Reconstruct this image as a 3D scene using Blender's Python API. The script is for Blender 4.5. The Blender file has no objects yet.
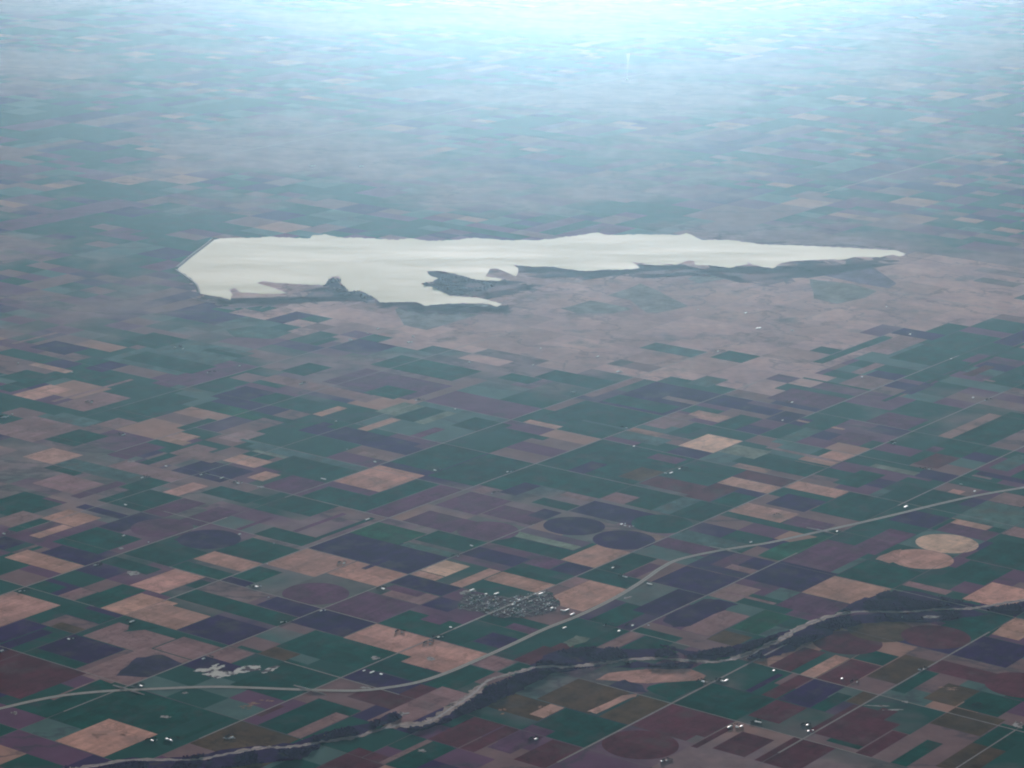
import bpy, bmesh, math, random
from mathutils import Matrix, Vector
import numpy as np
random.seed(7)
S = bpy.context.scene
COL = S.collection

# ------------------------------------------------------------------ camera
# camera model solved from the mile grid of section roads (metres)
FPX, PITCH, ROLL, ALT, YAW, U0, V0 = 2798.44, 0.2553755, 0.0172236, 10751.8, 0.6299408, -3450.08, 31674.53
MILE = 1609.34
cam = bpy.data.cameras.new('camera')
cam_o = bpy.data.objects.new('camera', cam)
COL.objects.link(cam_o)
S.camera = cam_o
cam.sensor_width = 36.0
cam.lens = FPX / 1024 * 36.0
cam.clip_start = 10.0
cam.clip_end = 600000.0
cam_o.matrix_world = (Matrix.Translation((0, 0, ALT)) @ Matrix.Rotation(math.pi / 2 - PITCH, 4, 'X')
                      @ Matrix.Rotation(ROLL, 4, 'Z'))

# ------------------------------------------------------------------ light
SUN_EL, SUN_AZ = 4.6, 0.8          # elevation, degrees right of the view direction
W = bpy.data.worlds.new('World')
S.world = W
W.use_nodes = True
nt = W.node_tree
bg = nt.nodes['Background']
sky = nt.nodes.new('ShaderNodeTexSky')
sky.sky_type = 'NISHITA'
sky.sun_disc = False
sky.sun_elevation = math.radians(SUN_EL)
sky.sun_rotation = math.radians(SUN_AZ)
sky.altitude = 300
sky.air_density = 1.0
sky.dust_density = 1.0
nt.links.new(sky.outputs[0], bg.inputs[0])
bg.inputs[1].default_value = 0.05
sl = bpy.data.lights.new('sun', 'SUN')
sl.energy = 5.0
sl.angle = math.radians(0.5)
sl.color = (1.0, 0.91, 0.91)
sun = bpy.data.objects.new('sun', sl)
COL.objects.link(sun)
d = Vector((math.sin(math.radians(SUN_AZ)) * math.cos(math.radians(SUN_EL)),
            math.cos(math.radians(SUN_AZ)) * math.cos(math.radians(SUN_EL)), math.sin(math.radians(SUN_EL))))
sun.rotation_euler = d.to_track_quat('Z', 'Y').to_euler()
sun.location = d * 60000
S.view_settings.view_transform = 'Standard'
S.view_settings.look = 'None'
S.view_settings.exposure = 1.36
S.view_settings.gamma = 1.0
S.view_settings.use_curve_mapping = False
S.cycles.use_denoising = True
S.cycles.filter_width = 2.0
S.cycles.use_adaptive_sampling = False
S.cycles.max_bounces = 4
S.cycles.volume_bounces = 0
S.cycles.transparent_max_bounces = 16
HAZE_DENSITY, HAZE_G, HAZE_COLOR = 1.15e-6, 0.915, (0.48, 0.80, 1.0)

# ------------------------------------------------------------------ ground geometry helpers
CY, SY = math.cos(YAW), math.sin(YAW)
def w(u, v):                                   # grid miles -> world metres
    return (U0 + (u * SY + v * CY) * MILE, V0 + (u * CY - v * SY) * MILE)
def uv(px, py):                                # photo pixel -> grid miles on the ground
    x, y = px - 512, py - 384
    x, y = x * math.cos(ROLL) + y * math.sin(ROLL), -x * math.sin(ROLL) + y * math.cos(ROLL)
    dy = FPX * math.cos(PITCH) - y * math.sin(PITCH)
    dz = -FPX * math.sin(PITCH) - y * math.cos(PITCH)
    t = ALT / -dz
    X, Y = x * t - U0, dy * t - V0
    return ((X * SY + Y * CY) / MILE, (X * CY - Y * SY) / MILE)
def g(px, py):                                 # photo pixel -> world metres on the ground
    return w(*uv(px, py))
def snap(a):
    q = round(a * 8) / 8
    return q if abs(a - q) < 0.055 else a

# ------------------------------------------------------------------ materials
def newmat(name):
    m = bpy.data.materials.new(name)
    m.use_nodes = True
    b = m.node_tree.nodes['Principled BSDF']
    b.inputs['Roughness'].default_value = 1.0
    b.inputs['Specular IOR Level'].default_value = 0.0
    return m, m.node_tree, b
def node(t, kind, **kw):
    n = t.nodes.new(kind)
    for k, v in kw.items(): setattr(n, k, v)
    return n
def noise(t, coord, scale, detail=4, stretch=(1, 1, 1), rough=0.6):
    mp = node(t, 'ShaderNodeMapping')
    mp.inputs['Scale'].default_value = tuple(s * scale for s in stretch)
    t.links.new(coord, mp.inputs[0])
    n = node(t, 'ShaderNodeTexNoise')
    n.inputs['Scale'].default_value = 1.0
    n.inputs['Detail'].default_value = detail
    n.inputs['Roughness'].default_value = rough
    t.links.new(mp.outputs[0], n.inputs['Vector'])
    return n.outputs['Fac']
def remap(t, v, lo, hi, a, b):
    n = node(t, 'ShaderNodeMapRange')
    n.inputs[1].default_value, n.inputs[2].default_value = lo, hi
    n.inputs[3].default_value, n.inputs[4].default_value = a, b
    t.links.new(v, n.inputs[0])
    return n.outputs[0]
def math2(t, op, a, b):
    n = node(t, 'ShaderNodeMath', operation=op)
    for i, x in enumerate((a, b)):
        if isinstance(x, (int, float)): n.inputs[i].default_value = x
        else: t.links.new(x, n.inputs[i])
    return n.outputs[0]
def mixc(t, fac, a, b, mode='MIX'):
    n = node(t, 'ShaderNodeMix', data_type='RGBA', blend_type=mode)
    for s, x in ((0, fac), (6, a), (7, b)):
        if isinstance(x, (int, float)): n.inputs[s].default_value = x
        elif isinstance(x, tuple): n.inputs[s].default_value = (*x, 1)
        else: t.links.new(x, n.inputs[s])
    return n.outputs[2]
def scalec(t, col, f):
    n = node(t, 'ShaderNodeVectorMath', operation='SCALE')
    t.links.new(col, n.inputs[0])
    if isinstance(f, (int, float)): n.inputs['Scale'].default_value = f
    else: t.links.new(f, n.inputs['Scale'])
    return n.outputs[0]

def field_material(name, mott, streak, blotch=None):
    m, t, b = newmat(name)
    oi = node(t, 'ShaderNodeObjectInfo')
    tc = node(t, 'ShaderNodeTexCoord').outputs['Object']
    off = node(t, 'ShaderNodeVectorMath', operation='ADD')
    t.links.new(tc, off.inputs[0])
    t.links.new(oi.outputs['Location'], off.inputs[1])
    c = off.outputs[0]
    n1 = remap(t, noise(t, c, 1 / 260, 5), 0.3, 0.7, 1 - mott, 1 + mott)
    n2 = remap(t, noise(t, c, 1 / 110, 3, (0.12, 1, 1)), 0.3, 0.7, 1 - streak, 1 + streak)
    f = math2(t, 'MULTIPLY', n1, n2)
    n3 = remap(t, noise(t, c, 1 / 55, 2), 0.3, 0.7, 0.9, 1.1)
    f = math2(t, 'MULTIPLY', f, n3)
    # plots worked at different times: a slightly different tone every few hundred metres
    for q_, (a_, b_, amp) in enumerate(((1 / 402.3, 1 / 805, 0.13), (1 / 201, 1 / 402.3, 0.07))):
        mp = node(t, 'ShaderNodeMapping'); mp.inputs['Scale'].default_value = (a_, b_, 0); mp.inputs['Location'].default_value = (0.5 * q_, 0.37, q_)
        t.links.new(tc, mp.inputs[0])
        fl = node(t, 'ShaderNodeVectorMath', operation='FLOOR'); t.links.new(mp.outputs[0], fl.inputs[0])
        ad = node(t, 'ShaderNodeVectorMath', operation='ADD'); t.links.new(fl.outputs[0], ad.inputs[0]); t.links.new(oi.outputs['Location'], ad.inputs[1])
        wn = node(t, 'ShaderNodeTexWhiteNoise', noise_dimensions='3D'); t.links.new(ad.outputs[0], wn.inputs['Vector'])
        f = math2(t, 'MULTIPLY', f, remap(t, wn.outputs['Value'], 0, 1, 1 - amp, 1 + amp))
    # wet hollows and drainage lines
    vn = noise(t, c, 1 / 900, 6)
    vein = math2(t, 'MULTIPLY', remap(t, vn, 0.48, 0.495, 0, 1), remap(t, vn, 0.495, 0.51, 1, 0))
    f = math2(t, 'MULTIPLY', f, remap(t, vein, 0, 1, 1, 0.72))
    col = scalec(t, oi.outputs['Color'], f)
    if blotch:
        k = remap(t, noise(t, c, 1 / 420, 4), 0.52, 0.66, 0, blotch[1])
        col = mixc(t, k, col, blotch[0])
    t.links.new(col, b.inputs['Base Color'])
    return m
M = {
 'crop': field_material('winter_wheat', 0.34, 0.16, ((0.075, 0.06, 0.06), 0.3)),
 'soil': field_material('bare_soil', 0.26, 0.18, ((0.10, 0.075, 0.075), 0.4)),
 'stubble': field_material('stubble', 0.2, 0.16, ((0.20, 0.15, 0.14), 0.3)),
 'pasture': field_material('pasture', 0.4, 0.08, ((0.10, 0.075, 0.06), 0.5)),
}
# albedo, material, object name
C = {
 'G': ((0.002, 0.058, 0.042), 'crop', 'wheat_field'),
 'H': ((0.01, 0.092, 0.046), 'crop', 'wheat_field'),     # brighter green
 'g': ((0.07, 0.125, 0.11), 'pasture', 'pasture_field'),
 'L': ((0.18, 0.21, 0.155), 'pasture', 'pasture_field'),
 'P': ((0.032, 0.008, 0.062), 'soil', 'bare_soil_field'),
 'p': ((0.122, 0.045, 0.092), 'soil', 'bare_soil_field'),
 'm': ((0.27, 0.15, 0.15), 'stubble', 'stubble_field'),
 'T': ((0.5, 0.268, 0.205), 'stubble', 'stubble_field'),
 't': ((0.66, 0.42, 0.29), 'stubble', 'stubble_field'),
 'R': ((0.1, 0.022, 0.036), 'soil', 'bare_soil_field'),
 'v': ((0.16, 0.12, 0.16), 'soil', 'bare_soil_field'),
 'k': ((0.20, 0.18, 0.165), 'pasture', 'pasture_field'),
 'O': ((0.088, 0.052, 0.03), 'pasture', 'pasture_field'),
 'D': ((0.035, 0.022, 0.055), 'pasture', 'brush_field'),
}
# ------------------------------------------------------------------ traced fields
# every field: left and right corner as read off the photo (tile origin, zoom), colour class
TL = {'a1': (0, 440, 5.12), 'a2': (180, 440, 5.12), 'a3': (360, 440, 5.12), 'a4': (540, 440, 5.12), 'a5': (700, 440, 5.12), 'a6': (824, 440, 5.12),
      'b1': (0, 580, 5.12), 'b2': (180, 580, 5.12), 'b3': (360, 580, 5.12), 'b4': (540, 580, 5.12), 'b5': (700, 580, 5.12), 'b6': (824, 580, 5.12),
      'c1': (0, 512, 3), 'c2': (256, 512, 3), 'c3': (512, 512, 3), 'c4': (768, 512, 3),
      'd5': (0, 320, 4), 'd6': (256, 320, 4), 'd7': (512, 320, 4), 'd8': (768, 320, 4),
      'e1': (160, 215, 4.267), 'e2': (380, 215, 4.267), 'e3': (600, 215, 6.4), 'e4': (740, 215, 5.12), 'q': (0, 0, 1), 't1': (0, 510, 3.84)}
def px(tile, x, y):
    ox, oy, s = TL[tile]
    return ox + x / s, oy + y / s
RECTS = '''
d5 -40 270 640 130 G
d5 420 370 1024 190 G
d5 400 150 1024 130 g
d8 460 330 1100 60 G
d8 560 560 1100 390 G
d5 100 185 300 210 T
d5 60 295 290 285 T
d5 200 325 520 240 m
d5 390 290 560 258 G
d5 210 340 520 318 m
d5 410 360 800 310 G
d5 210 220 480 225 G
d5 330 190 520 185 P
d5 830 300 1100 290 P
d5 600 248 850 215 p
d5 850 372 1100 385 H
d5 690 275 850 285 g
d5 700 435 870 400 G
d5 410 418 560 410 m
d5 200 475 440 465 G
d5 -80 440 310 430 m
d5 640 472 800 465 T
d5 840 470 1100 455 m
d5 60 95 240 50 m
d5 100 110 390 110 P
d5 480 90 760 80 G
d5 780 120 1000 140 G
d5 480 150 860 190 G
d5 0 230 230 225 G
d5 170 395 420 400 g
d6 80 205 310 190 G
d6 190 378 375 355 T
d6 385 432 590 405 T
d6 630 402 800 370 L
d6 -40 470 400 590 g
d6 175 440 660 490 P
d6 410 535 545 558 m
d6 20 235 490 312 m
d6 260 247 770 265 p
d6 410 290 660 288 G
d6 490 370 650 345 L
d6 540 385 760 362 G
d6 460 182 900 200 G
d6 -60 380 180 400 G
d6 0 320 300 330 G
d6 200 100 330 80 G
d6 280 420 470 395 G
d6 560 470 760 430 p
d6 780 420 1040 420 G
d7 510 112 800 130 g
d7 800 150 1000 140 G
d7 90 225 420 245 G
d7 -80 230 110 240 G
d7 260 302 520 240 m
d7 360 330 840 298 P
d7 370 327 670 350 G
d7 600 308 750 322 m
d7 690 382 880 385 T
d7 520 422 730 382 m
d7 100 392 600 380 G
d7 30 405 200 430 T
d7 670 442 780 432 G
d7 740 332 1100 360 P
d7 270 405 490 440 g
d7 200 440 400 460 G
d7 390 460 660 480 g
d7 -40 440 140 470 G
d7 790 430 1010 400 G
d7 700 250 870 235 g
d8 190 165 520 72 G
d8 390 122 650 75 m
d8 500 150 960 80 G
d8 480 52 720 60 P
d8 350 212 480 175 m
d8 260 252 510 245 m
d8 -20 310 330 322 p
d8 130 235 420 290 G
d8 390 402 650 400 p
d8 100 405 310 435 T
d8 0 400 170 380 P
d8 140 430 360 400 G
d8 790 217 900 188 R
d8 850 240 1010 265 m
d8 540 240 840 170 G
d8 870 250 1100 240 G
d8 900 90 1100 50 P
d8 520 290 700 260 P
d8 240 480 480 470 p
d8 -40 540 260 590 G
d8 0 490 240 440 g
a1 130 92 400 80 T
a1 190 150 430 180 G
a1 270 127 730 190 g
a1 165 222 540 215 m
a1 370 292 660 235 p
a1 -120 340 330 315 G
a1 190 292 300 330 p
a1 365 345 700 385 P
a1 215 390 550 405 T
a1 -50 420 210 385 m
a1 30 460 245 415 G
a1 125 487 400 440 T
a1 230 525 740 520 G
a1 455 447 800 400 P
a1 480 305 960 290 G
a1 580 235 900 215 G
a1 810 262 1090 230 T
a1 -130 535 150 517 P
a1 120 560 245 540 G
a1 10 602 440 650 T
a1 180 580 540 610 P
a1 560 80 890 40 p
a1 690 107 960 70 G
a1 810 5 1000 10 T
a1 880 50 1110 40 m
a1 580 135 950 182 m
a1 770 125 1040 62 m
a1 690 370 1080 330 p
a1 620 590 1050 600 G
a1 540 620 830 660 G
a1 880 510 1100 540 P
a2 -40 155 385 160 P
a2 -80 60 260 78 m
a2 190 97 480 117 T
a2 275 70 480 95 G
a2 330 35 880 120 g
a2 390 60 580 92 L
a2 430 142 890 162 G
a2 340 182 515 182 T
a2 390 237 740 217 p
a2 110 272 440 290 G
a2 380 315 790 342 G
a2 620 285 1000 300 G
a2 0 420 300 380 p
a2 270 450 480 397 p
a2 560 470 870 370 p
a2 680 510 1000 400 G
a2 370 482 720 510 G
a2 180 570 620 562 G
a2 -60 570 150 577 G
a2 60 612 410 642 T
a2 -60 650 300 690 G
a2 -100 722 85 705 m
a2 20 742 170 730 G
a2 290 690 510 672 G
a2 205 727 385 727 P
a2 450 637 890 620 T
q 310.9 547.4 455.7 556 P
q 316 573.5 406.5 575 T
q 334.3 642.5 482 653.2 T
q 348 533.7 426 533 H
a2 900 660 1024 600 P
a3 290 515 650 525 G
a3 195 550 530 578 g
a3 190 405 640 415 p
a3 380 332 760 312 p
a3 550 267 700 252 m
a3 630 380 1000 387 p
a3 20 372 540 262 p
a3 -130 345 385 230 G
a3 -120 210 330 177 T
uv 3.2 -0.98 3.98 -0.5 G
a3 490 132 780 137 T
a3 770 157 900 130 m
a3 620 232 1010 200 G
a3 690 267 930 237 P
a3 860 317 1150 332 G
a3 780 480 1150 540 L
a3 695 520 1120 585 G
a3 510 597 880 602 P
a3 840 632 1080 622 p
a3 750 667 1100 732 G
a3 310 662 590 652 t
a3 240 692 440 707 T
a3 155 737 510 765 P
a3 420 737 720 682 T
a3 610 717 960 742 T
uv 4.02 0.03 4.98 0.97 G
uv 3.5 0.05 3.98 1.9 G
uv 3.13 -0.5 3.98 -0.03 G
a4 150 150 350 115 P
a4 330 302 515 302 m
a4 170 370 580 377 P
a4 95 282 310 312 m
a4 -10 330 180 347 G
a4 -80 390 110 370 P
a4 590 362 830 312 g
a4 690 387 1000 357 G
a4 520 227 880 247 R
a4 780 287 1000 252 R
a4 370 192 630 172 O
a4 590 112 930 210 G
a4 510 87 760 100 p
a4 660 500 1090 530 g
a4 560 547 900 562 p
a4 95 607 460 577 T
a4 60 597 260 527 G
a4 -50 640 120 627 p
a4 40 677 260 662 P
a4 100 740 280 735 m
a4 300 667 620 603 G
a4 205 692 520 722 G
a4 450 692 610 652 p
q 653 583 742 580 P
q 675.8 443.9 744.5 441 t
a5 150 102 660 147 G
a5 110 217 430 252 T
a5 185 187 510 217 R
a5 450 242 780 267 T
a5 315 317 680 312 P
a5 80 322 330 292 G
a5 150 377 530 382 T
a5 590 97 810 77 T
a5 340 42 690 110 m
a5 100 62 350 62 L
a5 560 362 1100 335 G
a5 640 222 980 180 G
a5 430 432 700 440 p
a5 190 642 400 632 P
a5 40 637 280 602 p
a5 100 662 310 672 m
a5 430 622 900 565 p
a5 240 717 740 692 P
a5 740 560 1100 480 p
a6 90 692 530 692 G
a6 650 417 915 432 T
a6 560 470 920 490 p
a6 850 472 1000 452 G
a6 940 482 1100 472 m
a6 710 607 1200 562 G
a6 560 692 940 662 G
a6 330 412 650 392 P
a6 520 445 660 390 G
a6 630 392 1100 370 g
a6 870 307 1100 302 m
a6 430 332 740 292 G
a6 615 257 750 257 T
a6 670 212 990 252 G
a6 750 183 860 205 m
a6 760 177 1100 212 P
a6 840 142 1100 92 g
a6 475 127 710 92 R
a6 490 47 620 42 p
a6 255 132 500 167 L
a6 330 170 520 205 p
a6 40 380 560 260 G
a6 180 90 480 130 G
b1 150 42 370 42 G
b1 -250 170 340 122 T
b1 270 87 500 72 m
b1 395 112 715 57 G
b1 265 157 620 197 G
b1 510 147 890 112 T
b1 620 192 1090 172 T
t1 485 292 770 262 T
q 173.5 598.8 295 617 G
b1 -150 292 240 252 P
b1 -80 352 300 275 P
b1 250 242 480 245 O
b1 400 292 960 300 m
b1 380 480 940 410 m
b1 200 347 635 357 P
b1 130 387 465 422 G
b1 -300 480 470 490 R
q 178 631 270 629 P
b2 -130 352 240 352 m
b2 370 132 700 152 P
b2 740 162 1250 130 p
b2 560 222 960 222 P
b2 280 347 800 500 G
b2 480 340 1170 390 G
b2 390 382 635 382 O
b2 100 402 390 390 m
b2 -50 440 380 450 P
b2 240 532 800 512 G
b3 120 77 390 92 m
b3 100 52 310 67 p
b3 310 132 540 112 P
b3 160 17 510 47 P
b3 110 217 520 235 G
b3 290 207 510 202 p
b3 400 292 610 302 G
b3 540 322 830 292 P
b3 640 202 1000 232 G
b3 770 242 920 257 p
b3 340 532 690 477 G
b3 20 442 430 477 G
b3 570 432 820 432 m
b3 800 402 1070 342 R
b3 700 467 890 437 G
b3 -60 582 430 572 R
b3 -130 500 310 532 P
b3 60 722 560 582 m
b3 710 552 960 482 R
b3 480 742 730 742 R
b3 620 642 1060 650 O
b4 0 112 450 57 T
b4 210 200 590 150 G
b4 470 162 850 92 P
b4 850 80 1140 40 m
b4 680 250 1100 190 m
b4 360 372 690 327 G
b4 490 272 720 282 G
b4 270 362 510 287 m
b4 230 340 450 267 G
b4 -150 412 130 362 R
b4 0 602 460 582 O
b4 280 692 660 637 O
b4 -50 682 110 652 T
b4 0 722 440 742 G
b4 490 737 960 712 R
q 674.8 702.1 776.2 698.2 G
b5 160 242 480 197 H
b5 390 132 770 132 p
b5 110 72 390 130 m
b5 550 67 970 47 T
b5 20 302 310 302 O
b5 480 477 765 407 T
b5 320 432 650 372 R
b5 780 402 1000 392 G
b5 200 552 420 482 P
b5 290 572 560 512 R
b5 340 592 480 567 R
b5 410 602 770 557 P
b5 570 642 800 582 G
b5 600 502 930 442 R
b5 240 692 520 652 R
b5 720 622 900 592 O
b5 560 762 1024 682 R
b6 440 25 680 60 m
b6 700 82 1100 72 T
b6 850 277 1100 232 T
b6 690 382 1100 352 P
b6 545 462 940 482 R
b6 480 602 800 562 O
b6 660 662 1040 612 G
b6 200 502 590 422 O
b6 360 570 560 470 G
b6 180 722 420 682 R
c3 380 632 640 627 R
c3 35 652 330 642 G
c3 0 742 230 702 R
c3 600 702 800 692 R
c3 520 700 650 640 R
c4 190 692 385 662 G
c4 130 667 400 632 R
c4 290 722 450 672 R
c4 350 747 550 697 G
c4 -50 747 200 702 R
c4 480 640 700 620 O
c2 150 770 420 745 R
c3 -60 700 130 660 p
c4 500 765 760 705 O
c4 640 690 790 655 G
c2 -200 760 60 740 O
c1 120 602 640 602 G
b1 240 600 560 500 m
c1 160 687 460 667 T
c1 260 602 640 602 G
c1 525 680 690 622 G
c1 560 692 900 680 O
c1 60 605 280 580 G
c2 0 642 300 602 G
c2 -20 602 90 572 R
c2 90 662 270 607 m
c2 370 752 590 712 G
c2 345 747 500 687 m
c2 510 672 730 642 R
c2 620 712 800 660 R
'''
CIRCLES = '''
a1 830 450 p
a2 150 508 P
a3 655 465 p
a4 175 440 P
a4 625 430 G
a4 430 512 P
q 947 543.5 t
q 921.7 559 T
b2 695 70 p
b5 755 320 R
b5 930 258 O
c3 385 698 R
q 1021 685 R
q 936 637 R
'''
POLYS = '''
a5 T 1 290 590 430 530 640 487 680 500 410 620 = H
b1 T 1 640 265 660 235 710 215 820 245 740 258 = G
b1 T 1 600 490 640 450 700 400 830 380 940 430 760 500 = D
b1 T 1 280 600 520 510 650 555 560 568 = G
b4 T 1 290 510 350 475 600 455 780 455 860 490 820 515 540 530 = T
b4 T 1 540 555 600 530 820 515 840 540 670 620 = G
b4 T 1 360 540 430 510 520 540 550 575 430 570 = D
b4 T 1 630 210 650 185 840 95 920 100 1010 125 950 150 760 235 690 242 = P
b4 T 1 115 320 185 283 262 300 160 345 = L
b6 T 1 590 210 700 180 980 180 830 290 770 270 = G
b4 T 1 250 672 420 590 500 583 480 600 290 683 = T
a6 T 1 260 610 340 570 400 560 380 620 330 632 = T
e2 T 1 60 400 160 385 460 375 480 410 200 490 100 470 = k
e2 T 1 770 400 900 365 1080 400 1000 420 850 420 = k
e3 T 1 50 515 260 440 380 490 560 585 360 630 290 620 200 545 = k
e3 T 1 560 410 640 370 760 390 800 410 640 440 = k
e4 T 1 360 330 560 350 700 390 650 420 500 455 380 430 = k
e4 T 1 380 300 640 240 800 350 760 375 560 340 = v
e2 T 1 210 245 330 260 440 285 520 320 400 350 290 335 250 300 = k
e1 T 1 280 490 420 470 560 500 480 530 320 520 = g
e1 T 1 690 300 740 265 775 300 850 325 920 360 880 375 760 330 = D
'''
# tracts of open range south of the lake
RANGE = [(188, 297), (196, 290), (210, 275), (240, 262), (420, 255), (600, 250), (720, 252), (870, 252), (960, 256), (1030, 272),
 (1030, 318), (940, 328), (880, 345), (830, 372), (800, 405), (740, 392), (640, 375), (560, 372), (490, 362), (420, 350), (330, 340), (260, 318), (215, 305)]

# ------------------------------------------------------------------ object helpers
def link(name, verts, faces, mat, loc=(0, 0, 0), rot=0, parent=None, smooth=False):
    me = bpy.data.meshes.new(name)
    me.from_pydata(verts, [], faces)
    me.materials.append(mat)
    if smooth:
        for p in me.polygons: p.use_smooth = True
    me.update()
    o = bpy.data.objects.new(name, me)
    o.location = loc
    o.rotation_euler = (0, 0, rot)
    if parent: o.parent = parent
    COL.objects.link(o)
    return o
def structure(o, group=None):
    o['kind'] = 'structure'
    if group: o['group'] = group
    return o
def stuff(o, label, cat):
    o['kind'] = 'stuff'; o['label'] = label; o['category'] = cat
    return o
def plain(name, color, rough=1.0, mott=0.15, scale=1 / 40, spec=0.0, under=None):
    m, t, b = newmat(name)
    c = node(t, 'ShaderNodeTexCoord').outputs['Object']
    rgb = node(t, 'ShaderNodeRGB'); rgb.outputs[0].default_value = (*color, 1)
    f = remap(t, noise(t, c, scale, 4), 0.3, 0.7, 1 - mott, 1 + mott)
    col = scalec(t, rgb.outputs[0], f)
    if under: col = mixc(t, remap(t, noise(t, c, under[1], 5), under[2], under[2] + 0.06, 0, 1), col, under[0])
    t.links.new(col, b.inputs['Base Color'])
    b.inputs['Roughness'].default_value = rough
    b.inputs['Specular IOR Level'].default_value = spec
    return m
GROT = math.pi / 2 - YAW         # local x runs along u, local y against v

# ------------------------------------------------------------------ ground sheet: quilt of quarter sections
gm, t, b = newmat('farmland')
co = node(t, 'ShaderNodeTexCoord').outputs['Object']
def grid_uv(t, co):
    out = []
    for ax, ay, c in ((SY / MILE, CY / MILE, -(U0 * SY + V0 * CY) / MILE), (CY / MILE, -SY / MILE, -(U0 * CY - V0 * SY) / MILE)):
        n = node(t, 'ShaderNodeVectorMath', operation='DOT_PRODUCT')
        t.links.new(co, n.inputs[0]); n.inputs[1].default_value = (ax, ay, 0)
        out.append(math2(t, 'ADD', n.outputs['Value'], c))
    return out
def cells(t, guv, su, sv, seed):
    cb = node(t, 'ShaderNodeCombineXYZ')
    for i, k in ((0, su), (1, sv)): t.links.new(math2(t, 'FLOOR', math2(t, 'MULTIPLY', guv[i], k), 0), cb.inputs[i])
    cb.inputs[2].default_value = seed
    wn = node(t, 'ShaderNodeTexWhiteNoise', noise_dimensions='3D')
    t.links.new(cb.outputs[0], wn.inputs['Vector'])
    return wn.outputs['Value']
def lin(ax, ay, c):
    n = node(t, 'ShaderNodeVectorMath', operation='DOT_PRODUCT')
    t.links.new(co, n.inputs[0]); n.inputs[1].default_value = (ax, ay, 0)
    return math2(t, 'ADD', n.outputs['Value'], c)
gu = lin(SY / MILE, CY / MILE, -(U0 * SY + V0 * CY) / MILE)
gv = lin(CY / MILE, -SY / MILE, -(U0 * CY - V0 * SY) / MILE)
def cell(su, sv, seed):
    cb = node(t, 'ShaderNodeCombineXYZ')
    t.links.new(math2(t, 'FLOOR', math2(t, 'MULTIPLY', gu, su), 0), cb.inputs[0])
    t.links.new(math2(t, 'FLOOR', math2(t, 'MULTIPLY', gv, sv), 0), cb.inputs[1])
    cb.inputs[2].default_value = seed
    wn = node(t, 'ShaderNodeTexWhiteNoise', noise_dimensions='3D')
    t.links.new(cb.outputs[0], wn.inputs['Vector'])
    return wn.outputs['Value']
a = cell(2, 2, 1.5); h1 = cell(1, 4, 2.5); h2 = cell(4, 2, 3.5); big = cell(1, 1, 4.5); sel = cell(1, 1, 5.5)
def pick(lo, x, y):                       # x where sel < lo else y
    k = math2(t, 'LESS_THAN', sel, lo)
    n = node(t, 'ShaderNodeMix', data_type='FLOAT')
    t.links.new(k, n.inputs[0]); t.links.new(y, n.inputs[2]); t.links.new(x, n.inputs[3])
    return n.outputs[0]
val = pick(0.04, big, pick(0.12, h1, pick(0.22, h2, pick(0.66, cell(4, 3, 6.5), a))))
rp = node(t, 'ShaderNodeValToRGB')
rp.color_ramp.interpolation = 'CONSTANT'
pal = [(0, 'G'), (0.42, 'g'), (0.52, 'P'), (0.63, 'p'), (0.84, 'm'), (0.96, 'T')]
el = rp.color_ramp.elements
while len(el) < len(pal): el.new(0.5)
for e, (p_, k_) in zip(el, pal):
    gk = 0.8 if k_ in 'mT' else 1.15
    e.position = p_; e.color = (*[c * gk for c in C[k_][0]], 1)
t.links.new(val, rp.inputs[0])
rng = remap(t, noise(t, co, 1 / 9000, 6), 0.5, 0.6, 0, 1)
rcol = mixc(t, remap(t, noise(t, co, 1 / 900, 6), 0.35, 0.65, 0, 1), (0.18, 0.12, 0.135), (0.28, 0.19, 0.185))
fine = mixc(t, 0.1, rp.outputs[0], (0.085, 0.078, 0.088))
gc = mixc(t, rng, fine, rcol)
drain = remap(t, noise(t, co, 1 / 5200, 7, (1, 1.6, 1)), 0.485, 0.5, 0, 1)
drain2 = remap(t, noise(t, co, 1 / 5200, 7, (1, 1.6, 1)), 0.5, 0.515, 1, 0)
dr = math2(t, 'MULTIPLY', math2(t, 'MULTIPLY', drain, drain2), 0.6)
gc = mixc(t, dr, gc, (0.05, 0.05, 0.06))
f = remap(t, noise(t, co, 1 / 350, 5), 0.3, 0.7, 0.82, 1.18)
t.links.new(scalec(t, gc, f), b.inputs['Base Color'])
X0, X1, Y0, Y1 = -90000, 90000, -40000, 300000
structure(link('ground', [(X0, Y0, 0), (X1, Y0, 0), (X1, Y1, 0), (X0, Y1, 0)], [(0, 1, 2, 3)], gm))

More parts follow.
